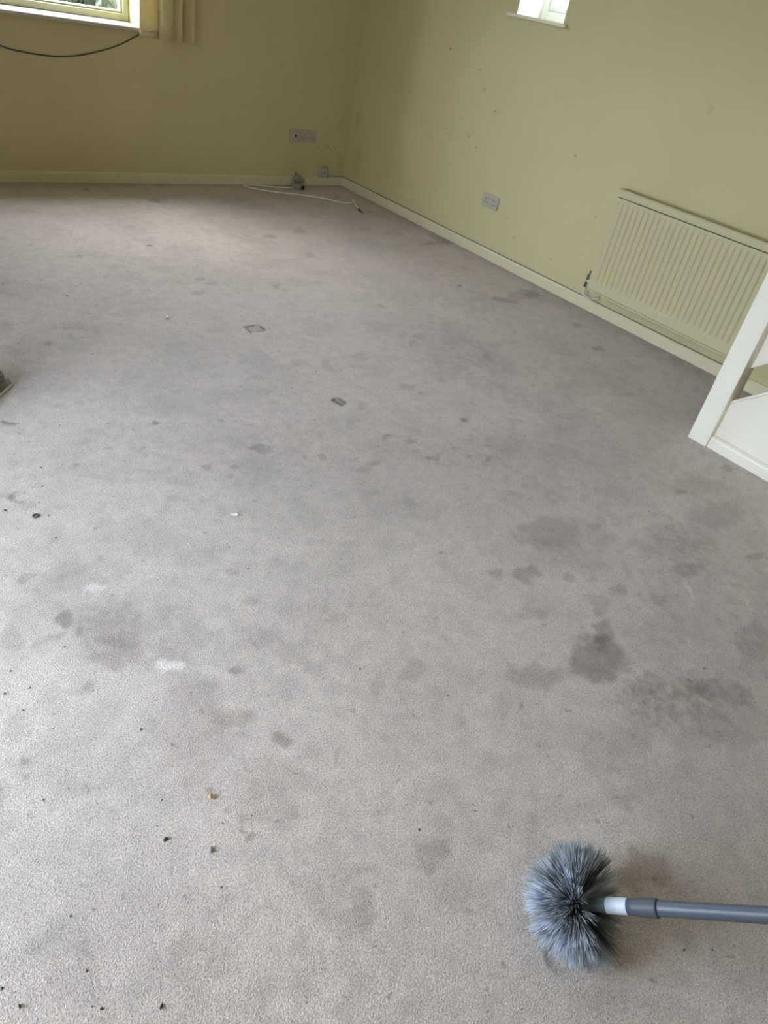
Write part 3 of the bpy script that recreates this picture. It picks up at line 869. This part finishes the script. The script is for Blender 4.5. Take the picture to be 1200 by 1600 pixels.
def double_socket(axis, label, u0, z0, s=1):
    w, h, d = 0.146, 0.084, 0.010
    e, P = plate_on(axis, 'double_socket', label, 'socket', min(u0, u0 + s * w), max(u0, u0 + s * w), z0, z0 + h)
    at = lambda k: u0 + s * k
    for cx in (0.036, 0.110):
        hole(e, P, at(cx), z0 + 0.052, 0.006, 0.010, d)
        hole(e, P, at(cx - 0.011), z0 + 0.029, 0.008, 0.0055, d)
        hole(e, P, at(cx + 0.011), z0 + 0.029, 0.008, 0.0055, d)
    for cx in (0.058, 0.088):
        bm = B()
        c = at(cx)
        a, b = P(c - 0.007, d - 0.002, z0 + 0.047), P(c + 0.007, d + 0.003, z0 + 0.070)
        box(bm, a, b, 0.0015)
        obj('switch', bm, M_PLATE, e)
    for cx in (0.010, 0.136):
        screw(e, P, at(cx), z0 + 0.042, d)
    return e


double_socket('y', 'double wall socket on the back wall, beside a smaller aerial plate', -0.4475, 0.304)
double_socket('x', 'double wall socket on the right wall, between corner and radiator', -1.556, 0.304, -1)
e, P = plate_on('y', 'aerial_socket', 'single square aerial plate left of the double socket on the back wall', 'socket', -0.540, -0.4495, 0.306, 0.389, 0.012)
bm = B()
c = Vector(P(-0.490, 0.010, 0.347))
n = Vector((0, -1, 0))
tube(bm, [c, c + n * 0.008, c + n * 0.008], [0.0085, 0.0085, 0.004], 12)
obj('aerial_connector', bm, M_HOLE, e)
for u in (-0.525, -0.464):
    screw(e, P, u, 0.347, 0.012)
e, P = plate_on('y', 'telephone_box', 'small cream telephone box mounted just above the back skirting near the corner', 'telephone socket', -0.250, -0.172, 0.0645, 0.136, 0.030)
bm = B()
box(bm, P(-0.243, 0.029, 0.085), P(-0.179, 0.034, 0.128), 0.002)
obj('cover', bm, M_PLATE, e)
hole(e, P, -0.206, 0.098, 0.012, 0.010, 0.034, 'jack_hole')
# thin cable from the telephone box along the top of the skirting
bm = B()
pts = [(-0.175, -0.020, 0.0700), (-0.165, -0.014, 0.0672), (-0.12, -0.0072, 0.0672), (-0.02, -0.0072, 0.0672), (-0.010, -0.008, 0.0672), (-0.0072, -0.02, 0.0672)]
y = -0.15
while y > -3.9:  # under the radiator it stands in for the dark gap above the skirting
    pts.append((-0.0055 - 0.0012 * math.sin(y * 9), y, 0.0666 + 0.0008 * math.sin(y * 5.3)))
    y -= 0.25
tube(bm, spline(pts, 4), 0.0026, 6)
tag(obj('telephone_cable', bm, M_BEIGECABLE, smooth=True), 'thin grimy cable lying along the top of the right skirting', 'cable')

# ------------------------------------------------------------------ grey adaptor with its white lead
ad = empty('power_adaptor', (-0.46, -0.04, 0.0))
tag(ad, 'grey power adaptor with white lead, against the back skirting', 'adaptor')
bm = B()
box(bm, (-0.492, -0.060, 0.028), (-0.425, -0.018, 0.080), 0.014, 3)
rot = Matrix.Translation((-0.46, -0.04, 0.05)) @ Matrix.Rotation(0.25, 4, 'Y') @ Matrix.Translation((0.46, 0.04, -0.05))
bmesh.ops.transform(bm, matrix=rot, verts=bm.verts)
obj('body', bm, M_ADAPT, ad, smooth=True)
bm = B()
tube(bm, [(-0.470, -0.038, 0.074), (-0.474, -0.037, 0.096)], 0.0045, 8)
obj('pin', bm, M_BLACK, ad)
bm = B()
tube(bm, spline([(-0.455, -0.062, 0.066), (-0.425, -0.070, 0.064), (-0.410, -0.066, 0.048), (-0.418, -0.055, 0.032)], 5), 0.003, 6)
obj('cable_loop', bm, M_ADAPT, ad, smooth=True)
bm = B()
box(bm, (-0.530, -0.150, 0.000), (-0.470, -0.060, 0.034), 0.010, 3)
obj('plug', bm, M_ADAPT, ad, smooth=True)
bm = B()
box(bm, (-0.490, -0.158, 0.003), (-0.462, -0.120, 0.030), 0.003)
obj('plug_base', bm, M_BLACK, ad)
bm = B()
pts = [(-0.525, -0.105, 0.012), (-0.554, -0.108, 0.006), (-0.63, -0.098, 0.004), (-0.705, -0.083, 0.004), (-0.816, -0.040, 0.004), (-0.880, -0.026, 0.004), (-0.912, -0.033, 0.004), (-0.927, -0.060, 0.004), (-0.918, -0.090, 0.004), (-0.873, -0.136, 0.004),
       (-0.711, -0.229, 0.004), (-0.531, -0.300, 0.004), (-0.425, -0.372, 0.004), (-0.335, -0.470, 0.004), (-0.275, -0.490, 0.004), (-0.222, -0.462, 0.005), (-0.195, -0.425, 0.008)]
tube(bm, spline(pts, 8), 0.0042, 8)
obj('cable', bm, M_CABLE, ad, smooth=True)
bm = B()
tube(bm, spline([(-0.193, -0.424, 0.010), (-0.215, -0.470, 0.007), (-0.256, -0.548, 0.0055), (-0.305, -0.650, 0.0055)], 6), 0.0055, 8)
obj('cable_tail', bm, M_CABLE, ad, smooth=True)
bm = B()
tube(bm, [(-0.303, -0.646, 0.0065), (-0.318, -0.69, 0.0065), (-0.322, -0.70, 0.0065), (-0.332, -0.735, 0.0065)], [0.0075, 0.0075, 0.004, 0.0035], 8)
obj('cable_end', bm, M_DARKCABLE, ad)


# ------------------------------------------------------------------ radiator
RY0, RY1, RZ0, RZ1, RX = -2.612, -3.612, 0.150, 0.700, -0.098
rad = empty('radiator', (-0.06, (RY0 + RY1) / 2, RZ0))
tag(rad, 'cream ribbed panel radiator on the right wall behind the newel post', 'radiator')


def rib_depth(u):
    """Depth of the groove profile at u metres from the end of the panel."""
    if u < 0.020 or u > 0.980:
        return 0.0
    t = ((u - 0.020) % 0.0345) / 0.0345
    d = abs(t - 0.5) * 2            # 0 mid rib, 1 at the groove
    return -0.0075 * (max(0.0, (d - 0.45)) / 0.55) ** 1.3


us = [0.0, 0.004]
k = 0
while 0.020 + k * 0.0345 < 0.981:
    for f in (0.0, 0.09, 0.2, 0.32, 0.5, 0.68, 0.8, 0.91):
        u = 0.020 + (k + f) * 0.0345
        if u < 0.9805:
            us.append(u)
    k += 1
us += [0.984, 0.996, 1.0]
rows = [(RZ0, 0.0), (RZ0 + 0.034, 0.0), (RZ0 + 0.045, 0.35), (RZ0 + 0.062, 1.0), (0.616, 1.0), (0.634, 0.35), (0.643, 0.0), (0.656, 0.0)]
bm = B()
G = [[bm.verts.new((RX - rib_depth(u) * f, RY0 - u, z)) for u in us] for z, f in rows]
for a, b in zip(G, G[1:]):
    for i in range(len(us) - 1):
        bm.faces.new((a[i], a[i + 1], b[i + 1], b[i]))
back = [[bm.verts.new((RX + 0.014, RY0 - u, z)) for u in (0.0, 1.0)] for z in (RZ0, 0.656)]
for r, g in ((0, G[0]), (1, G[-1])):
    bm.faces.new([*g, back[r][1], back[r][0]])
bm.faces.new([*[g[0] for g in G], back[1][0], back[0][0]])
bm.faces.new([*[g[-1] for g in G], back[1][1], back[0][1]])
bm.faces.new((back[0][0], back[0][1], back[1][1], back[1][0]))
obj('panel', bm, M_RAD, rad)
bm = B()
box(bm, (RX + 0.000, RY0 - 0.002, RZ0 - 0.012), (RX + 0.010, RY1 + 0.002, RZ0 - 0.0035), 0.001)
box(bm, (RX + 0.007, RY0 - 0.006, RZ0 - 0.006), (RX + 0.013, RY1 + 0.006, RZ0 + 0.004))
obj('bottom_seam', bm, M_RAD, rad)
# top grille: front lip, flat top with slots
bm = B()
prism(bm, [(RX - 0.007, RY0 + 0.006, 0.6625), (RX - 0.007, RY0 + 0.006, 0.694), (RX - 0.002, RY0 + 0.006, 0.700), (-0.014, RY0 + 0.006, 0.700), (-0.014, RY0 + 0.006, 0.694), (RX + 0.002, RY0 + 0.006, 0.690), (RX + 0.0005, RY0 + 0.006, 0.6625)], (0, -1.012, 0))
grille = obj('top_grille', bm, M_RAD, rad)
bm = B()
for i in range(44):
    yy = RY0 - 0.02 - i * 0.022
    box(bm, (-0.085, yy, 0.6998), (-0.044, yy - 0.012, 0.7004))
so = obj('slot', bm, M_GAP, grille)
so['kind'] = 'stuff'
for yy in (RY0, RY1):
    s = 1 if yy == RY0 else -1
    bm = B()
    box(bm, (RX + 0.004, yy - s * 0.002, RZ0 + 0.012), (-0.030, yy + s * 0.004, 0.6935), 0.001)
    obj('side_cover', bm, M_RAD, rad)
for yy in (RY0 - 0.16, RY1 + 0.16):
    bm = B()
    box(bm, (-0.084, yy - 0.02, 0.24), (-0.0005, yy + 0.02, 0.62), 0.002)
    obj('wall_bracket', bm, M_RAD, rad)
for yy, s in ((RY0, 1), (RY1, -1)):
    bm = B()
    vy = yy + s * 0.030
    tube(bm, [(-0.062, vy, 0.138), (-0.062, vy, 0.165), (-0.062, vy, 0.166), (-0.062, vy, 0.190), (-0.062, vy, 0.191), (-0.062, vy, 0.212), (-0.062, vy, 0.213), (-0.062, vy, 0.236)],
         [0.013, 0.013, 0.010, 0.010, 0.0125, 0.0105, 0.005, 0.004], 10)
    valve = obj('valve', bm, M_BRASS, rad)
    bm = B()
    tube(bm, [(-0.062, vy, 0.176), (-0.062, yy - s * 0.012, 0.176)], [0.011, 0.011], 10)
    obj('union_nut', bm, M_PIPE, valve)
    bm = B()
    tube(bm, spline([(-0.062, vy, 0.140), (-0.062, vy, 0.112), (-0.058, vy - s * 0.010, 0.090), (-0.045, vy - s * 0.035, 0.082), (-0.025, vy - s * 0.060, 0.088), (-0.010, vy - s * 0.082, 0.096)], 6), 0.0075, 10)
    obj('pipe', bm, M_PIPE, valve, smooth=True)

# ------------------------------------------------------------------ staircase
st = empty('staircase', (-0.84, -3.90, 0.0))
tag(st, 'white painted staircase with square newel post against the right wall', 'staircase')
SLOPE = 0.87
NY = -3.945
bm = B()
box(bm, (-0.840, -3.855, 0.0), (-0.750, NY, 1.05), 0.003, 2)
newel = obj('newel_post', bm, M_STAIR, st)
bm = B()
box(bm, (-0.852, -3.843, 1.05), (-0.738, NY - 0.012, 1.075), 0.006, 2)
obj('newel_cap', bm, M_STAIR, newel)
zt = lambda y, z0=0.206: z0 + SLOPE * (NY - y)
YE = -6.50
prism_pts = [(-0.806, NY, 0.0), (-0.806, NY, zt(NY)), (-0.806, YE, zt(YE)), (-0.806, YE, 0.0)]
bm = B()
prism(bm, prism_pts, (0.024, 0, 0))
obj('side_panel', bm, M_STAIR, st)
bm = B()
prism(bm, [(-0.813, NY, zt(NY)), (-0.813, NY, zt(NY) + 0.016), (-0.813, YE, zt(YE) + 0.016), (-0.813, YE, zt(YE))], (0.040, 0, 0))
bmesh.ops.bevel(bm, geom=bm.edges[:], offset=0.003, segments=1, affect='EDGES')
obj('string_capping', bm, M_STAIR, st)
bm = B()
prof = [(-0.806, 0.0), (-0.830, 0.0), (-0.830, 0.040), (-0.827, 0.048), (-0.818, 0.054), (-0.806, 0.056)]
prism(bm, [(a, NY - 0.001, b) for a, b in prof], (0, YE - NY, 0))
obj('skirting', bm, M_STAIR, st)
for base in (0.366, 0.660):
    bm = B()
    prism(bm, [(-0.790, NY, base), (-0.790, NY, base + 0.190), (-0.790, YE, base + 0.190 + SLOPE * (NY - YE)), (-0.790, YE, base + SLOPE * (NY - YE))], (0.022, 0, 0))
    bmesh.ops.bevel(bm, geom=bm.edges[:], offset=0.003, segments=1, affect='EDGES')
    obj('balustrade_board', bm, M_STAIR, st)
bm = B()
prism(bm, [(-0.815, NY, 0.93), (-0.815, NY, 0.99), (-0.815, -5.5, 0.99 + SLOPE * (NY + 5.5)), (-0.815, -5.5, 0.93 + SLOPE * (NY + 5.5))], (0.045, 0, 0))
bmesh.ops.bevel(bm, geom=bm.edges[:], offset=0.008, segments=2, affect='EDGES')
obj('handrail', bm, M_STAIR, st)
for k in range(10):
    yr = -4.06 - k * 0.225
    zr = 0.2 * (k + 1)
    bm = B()
    prism(bm, [(-0.7815, yr, zr - 0.2), (-0.7815, yr, zr - 0.035), (-0.7815, yr + 0.018, zr - 0.025), (-0.7815, yr + 0.018, zr - 0.008), (-0.7815, yr + 0.010, zr), (-0.7815, yr - 0.225, zr), (-0.7815, yr - 0.225, zr - 0.2)], (0.767, 0, 0))
    obj('step', bm, M_CARPETSTEP, st)


# ------------------------------------------------------------------ cobweb brush
HUB = Vector((-2.9573, -4.9152, 0.085))
U = Vector((0.3544, -0.6683, 0.6541)).normalized()
br = empty('cobweb_brush', (HUB.x, HUB.y, 0.0))
tag(br, 'round grey bristle brush on a long slate blue pole, standing on the carpet', 'brush')


def turned(name, prof, material, parent, n=24, smooth=True):
    bm = B()
    tube(bm, [HUB + U * t for t, r in prof], [r for t, r in prof], n)
    return obj(name, bm, material, parent, smooth=smooth)


turned('hub', [(-0.030, 0.010), (-0.028, 0.0145), (-0.003, 0.0150), (0.000, 0.0172), (0.011, 0.0172), (0.0128, 0.0158), (0.013, 0.0122), (0.015, 0.0114), (0.022, 0.0110), (0.046, 0.0132), (0.0515, 0.0134)], M_HUB, br)
turned('collar', [(0.0500, 0.0126), (0.0502, 0.0131), (0.0515, 0.0139), (0.0870, 0.0141), (0.0885, 0.0134), (0.0886, 0.010)], M_COLLAR, br)
turned('sleeve', [(0.0870, 0.0110), (0.0872, 0.0134), (0.100, 0.0142), (0.118, 0.0158), (0.138, 0.0160), (0.1415, 0.0157), (0.1420, 0.0130)], M_SLEEVE, br)
turned('pole', [(0.138, 0.0128), (0.145, 0.0130), (0.60, 0.0131), (0.601, 0.0131), (1.16, 0.0131), (1.163, 0.0115)], M_POLE, br)
turned('grip', [(0.98, 0.0128), (0.981, 0.0150), (1.165, 0.0155), (1.172, 0.0120)], M_SLEEVE, br)


def make_bristles():
    F = -U
    a = F.orthogonal().normalized()
    b = F.cross(a)
    verts, faces, cols = [], [], []
    r = random.Random(5)
    tufts = []
    for ring, (pol, cnt) in enumerate(((122, 14), (112, 22), (101, 26), (88, 28), (75, 26), (60, 24), (44, 18), (26, 12), (8, 4))):
        for i in range(cnt):
            tufts.append((pol + r.uniform(-5, 5), 360.0 * (i + 0.5 * (ring % 2)) / cnt + r.uniform(-4, 4), r.random(), r.uniform(0.92, 1.06)))
    for pol, azi, tone, ln in tufts:
        for s in range(22):
            p = math.radians(pol + r.gauss(0, 4.5))
            q = math.radians(azi + r.gauss(0, 3.3))
            d = F * math.cos(p) + (a * math.cos(q) + b * math.sin(q)) * math.sin(p)
            rad = a * math.cos(q) + b * math.sin(q)
            L = 0.0885 * ln * r.uniform(0.88, 1.04)
            p0 = HUB + F * (0.003 + 0.012 * max(0.0, math.cos(p))) + rad * (0.0170 if pol > 70 else 0.012)
            side = d.orthogonal().normalized()
            side.rotate(Matrix.Rotation(r.uniform(0, 6.28), 3, d))
            bend = side * r.uniform(-0.008, 0.008) - F * 0.004 * r.uniform(-0.5, 1.0)
            pts = []
            for k in range(5):
                t = k / 4
                pos = p0 + d * (L * t) + bend * (t * t) + (side * r.uniform(-0.0025, 0.0025) if k == 4 else Vector())
                if pos.z < 0.003:
                    pos = Vector((pos.x + d.x * 0.01 * t, pos.y + d.y * 0.01 * t, 0.003 + 0.002 * r.random()))
                pts.append(pos)
            w = r.uniform(0.0005, 0.00085)
            e1 = d.orthogonal().normalized()
            e2 = d.cross(e1)
            base = len(verts)
            sh = 0.45 + 1.6 * tone + r.uniform(-0.25, 0.30)
            if r.random() < 0.13:
                sh *= 1.8
            for k, pos in enumerate(pts):
                wk = w * (1.0 if k < 4 else 0.55)
                for j in range(3):
                    an = 2.094 * j
                    verts.append(pos + (e1 * math.cos(an) + e2 * math.sin(an)) * wk)
                    tip = (k / 4) ** 3 * 0.45
                    g = (0.150 * sh, 0.170 * sh, 0.205 * sh)
                    cols.append((g[0] + tip * 0.30, g[1] + tip * 0.30, g[2] + tip * 0.29, 1.0))
            for k in range(4):
                for j in range(3):
                    i0, i1 = base + k * 3 + j, base + k * 3 + (j + 1) % 3
                    faces.append((i0, i1, i1 + 3, i0 + 3))
            faces.append((base + 12, base + 13, base + 14))
    me = bpy.data.meshes.new('bristles')
    me.from_pydata([tuple(v) for v in verts], [], faces)
    ca = me.color_attributes.new('tone', 'FLOAT_COLOR', 'POINT')
    ca.data.foreach_set('color', np.array(cols, dtype=np.float32).ravel())
    me.polygons.foreach_set('use_smooth', [True] * len(me.polygons))
    me.materials.append(M_BRISTLE)
    o = bpy.data.objects.new('bristles', me)
    COL.objects.link(o)
    o.parent = br
    o.matrix_parent_inverse = parent_world(br).inverted()
    o['kind'] = 'stuff'
    return o


make_bristles()

# ------------------------------------------------------------------ carpet cleaner head at the left edge
EV = Vector((0.666, 0.746, 0))
NV = Vector((0.746, -0.666, 0))
R0 = Vector((-3.238, -2.544, 0.0))
ch = empty('carpet_cleaner', (-3.33, -2.62, 0.0))
tag(ch, 'dark grey carpet cleaner head with a clear plastic front at the left edge', 'cleaner')


def along(name, prof, e0, e1, material, parent=ch, round_end=0.0):
    bm = B()
    st_ = [(e0, 0.90 if round_end else 1.0)] + ([(e0 - round_end, 1.0)] if round_end else []) + [(e1, 1.0)]
    rings = []
    cn = sum(p[0] for p in prof) / len(prof)
    for e_, k in st_:
        rings.append([bm.verts.new(R0 + EV * e_ + NV * (cn + (n_ - cn) * k) + Vector((0, 0, z_ * k * 1.2 + 0.001))) for n_, z_ in prof])
    m = len(prof)
    for p, q in zip(rings, rings[1:]):
        for i in range(m):
            bm.faces.new((p[i], p[(i + 1) % m], q[(i + 1) % m], q[i]))
    bm.faces.new(rings[0])
    bm.faces.new(rings[-1][::-1])
    return obj(name, bm, material, parent)


along('front_edge', [(0.0, 0.0), (0.0, 0.006), (-0.004, 0.008), (-0.005, 0.0)], 0.0, -0.30, M_EDGE)
along('clear_window', [(-0.005, 0.002), (-0.004, 0.008), (-0.016, 0.024), (-0.019, 0.022)], -0.004, -0.30, M_CLEAR)
along('body', [(-0.012, 0.0), (-0.020, 0.018), (-0.021, 0.032), (-0.027, 0.040), (-0.07, 0.046), (-0.16, 0.046), (-0.17, 0.0)], -0.008, -0.30, M_HEAD, round_end=0.02)
along('ridge', [(-0.0245, 0.039), (-0.024, 0.043), (-0.029, 0.045), (-0.030, 0.041)], -0.012, -0.30, M_ADAPT)
along('tank', [(-0.026, 0.043), (-0.024, 0.055), (-0.034, 0.074), (-0.10, 0.085), (-0.14, 0.08), (-0.15, 0.046)], -0.016, -0.29, M_TANK, round_end=0.015)
along('tank_painted_highlight', [(-0.0245, 0.0555), (-0.023, 0.059), (-0.028, 0.062), (-0.030, 0.058)], -0.018, -0.29, M_EDGE)  # pale strip stands in for a highlight on the tank


# ------------------------------------------------------------------ litter on the carpet
def lump(bm, c, sx, sy, sz, rz, seed, sub=1):
    r = random.Random(seed)
    res = bmesh.ops.create_icosphere(bm, subdivisions=sub, radius=1.0)
    for v in res['verts']:
        k = r.uniform(0.75, 1.15)
        p = Vector((v.co.x * sx * k, v.co.y * sy * k, v.co.z * sz * k))
        p.rotate(Matrix.Rotation(rz, 3, 'Z'))
        v.co = Vector(c) + p
    return bm


def scrap(name, label, cat, c, w, h, rz, material, curl=0.004):
    bm = B()
    n = 4
    Rm = Matrix.Rotation(rz, 3, 'Z')
    r = random.Random(len(label))
    top = [[None] * (n + 1) for _ in range(n + 1)]
    bot = [[None] * (n + 1) for _ in range(n + 1)]
    for i in range(n + 1):
        for j in range(n + 1):
            u, v = i / n - 0.5, j / n - 0.5
            edge = 1 + (r.uniform(-0.2, 0.1) if i in (0, n) or j in (0, n) else 0)
            p = Rm @ Vector((u * w * edge, v * h * edge, 0.002 + curl * (u * u + v * v) * 4 + r.uniform(0, 0.0008)))
            top[i][j] = bm.verts.new(Vector((c[0], c[1], 0)) + p + Vector((0, 0, 0.0006)))
            bot[i][j] = bm.verts.new(Vector((c[0], c[1], 0)) + p - Vector((0, 0, 0.0004)))
    for i in range(n):
        for j in range(n):
            bm.faces.new((top[i][j], top[i + 1][j], top[i + 1][j + 1], top[i][j + 1]))
            bm.faces.new((bot[i][j], bot[i][j + 1], bot[i + 1][j + 1], bot[i + 1][j]))
    for i in range(n):
        bm.faces.new((top[i][0], bot[i][0], bot[i + 1][0], top[i + 1][0]))
        bm.faces.new((top[i][n], top[i + 1][n], bot[i + 1][n], bot[i][n]))
        bm.faces.new((top[0][i], top[0][i + 1], bot[0][i + 1], bot[0][i]))
        bm.faces.new((top[n][i], bot[n][i], bot[n][i + 1], top[n][i + 1]))
    return tag(obj(name, bm, material), label, cat)


scrap('paper_scrap', 'small white curled paper scrap on the far carpet, left of the square dent', 'scrap', (-2.478, -2.128), 0.022, 0.018, 0.5, M_PAPER)
scrap('paper_scrap', 'small white flake on the carpet in front of the long white lead', 'scrap', (-0.707, -0.799), 0.030, 0.014, -0.6, M_PAPER)
scrap('plastic_chip', 'small white chip on the pale carpet, nearer than the grey stains', 'chip', (-2.906, -3.535), 0.010, 0.020, 0.9, M_PAPER, 0.003)
bm = B()
lump(bm, (-3.394, -4.333, 0.005), 0.0065, 0.0045, 0.0045, 0.8, 3, 2)
tag(obj('crumb', bm, M_TAN, smooth=True), 'golden tan crumb on the near carpet, left of centre', 'crumb')
bm = B()
lump(bm, (-3.444, -4.431, 0.003), 0.007, 0.0035, 0.003, 0.9, 4, 2)
tag(obj('pebble', bm, M_PEBBLE, smooth=True), 'pale grey pebble-like crumb just nearer than the golden crumb', 'crumb')
bm = B()
ringpts = [(-3.405 + 0.007 * math.cos(t * math.pi / 8), -3.308 + 0.007 * math.sin(t * math.pi / 8), 0.003) for t in range(17)]
tube(bm, ringpts, 0.0026, 6)
tag(obj('ring', bm, M_RING, smooth=True), 'tiny brown ring lying on the carpet near the left edge', 'ring')
CRUMBS = [
(-3.101,-2.374,0), (-3.230,-2.459,0), (-3.171,-2.525,0), (-2.903,-1.588,0), (-2.764,-1.630,0), (-2.843,-1.756,0), (-2.565,-1.765,0), (-2.723,-1.694,0),
(-3.127,-2.215,0), (-2.900,-2.382,0), (-2.747,-1.131,0), (-2.093,-2.176,0), (-2.112,-2.794,1), (-2.347,-2.615,0), (-2.005,-2.822,0), (-2.233,-3.384,0),
(-2.294,-2.889,0), (-2.631,-3.347,0), (-3.318,-3.079,0), (-3.366,-3.074,0), (-3.297,-3.174,0), (-3.345,-3.175,0), (-3.377,-3.248,0), (-3.374,-3.319,0),
(-3.187,-2.860,0), (-3.317,-2.867,0), (-3.389,-3.423,1), (-3.500,-3.815,0), (-3.622,-3.830,0), (-3.602,-3.896,0), (-3.650,-3.886,0), (-3.491,-3.967,0),
(-2.681,-3.546,0), (-2.989,-3.764,0), (-2.926,-3.976,0), (-3.505,-4.367,1), (-3.460,-4.503,0), (-3.400,-4.395,0), (-3.345,-4.410,0), (-2.944,-4.648,0),
(-3.074,-4.615,0), (-3.284,-4.741,0), (-3.406,-4.182,0), (-3.631,-3.948,0), (-3.595,-4.023,0), (-3.445,-4.114,0), (-3.616,-4.173,0), (-3.663,-4.173,0),
(-3.477,-4.289,0), (-3.507,-4.334,0), (-3.695,-4.409,0), (-3.803,-4.498,1), (-3.627,-4.619,1), (-3.704,-4.570,0), (-3.714,-4.559,0), (-3.817,-4.458,0),
(-3.703,-4.505,0), (-2.907,-4.034,0), (-2.928,-4.212,0), (-2.443,-3.656,0), (-2.786,-4.387,0), (-2.075,-4.687,0), (-2.795,-5.077,1), (-2.745,-5.110,0),
(-3.134,-4.963,0), (-0.005,-2.781,1), (-0.049,-2.712,0), (-0.290,-3.178,0), (-0.514,-3.243,0), (-0.013,-3.150,0), (-0.003,-0.999,1), (0.009,-1.029,0),
(0.010,-1.073,0), (-0.012,-1.171,0), (-0.050,-1.346,0), (-0.075,-1.475,1), (-0.018,-1.547,0), (-0.006,-1.613,0), (-0.034,-0.523,0), (-0.474,-2.515,0),
(-2.798,-1.803,1), (-2.418,-2.215,0), (-3.468,-3.250,1), (-0.888,-3.918,0), (-1.012,-4.135,0), (-2.685,-1.060,0), (-2.697,-1.878,0), (-0.191,-1.114,0),
(-0.096,-0.191,0), (-0.232,-0.056,0), (-1.328,-3.421,0), (-1.546,-4.136,0)]
protos = []
for i in range(5):
    bm = B()
    lump(bm, (0, 0, 0), 1.0, (0.8, 0.45, 0.6, 0.9, 0.35)[i], 0.6, 0, 20 + i)
    me_o = obj('dark_crumb', bm, M_CRUMB)
    protos.append(me_o)
r = random.Random(9)
for i, (x, y, big) in enumerate(CRUMBS):
    k = i % 5
    o = protos[k] if i < 5 else protos[k].copy()
    if i >= 5:
        COL.objects.link(o)
    s = (0.0045 if big else 0.0028) * r.uniform(0.75, 1.2)
    if y > -1.0:
        s *= 1.3
    o.location = (x, y, s * 0.5)
    o.scale = (s, s, s)
    o.rotation_euler = (0, 0, r.uniform(0, 3.14))
    if x > -0.35 and y < -0.8:
        where, grp = 'dark crumb of dirt at the carpet edge along the right skirting', 'crumbs along the right skirting'
    elif y > -2.6:
        where, grp = 'tiny dark speck of dirt on the far carpet toward the back wall', 'specks on the far carpet'
    elif x < -3.3:
        where, grp = 'tiny dark speck of dirt on the pale near carpet at the left', 'specks on the near left carpet'
    else:
        where, grp = 'tiny dark speck of dirt on the open carpet between brush and square dents', 'specks on the middle carpet'
    tag(o, where, 'crumb', grp)
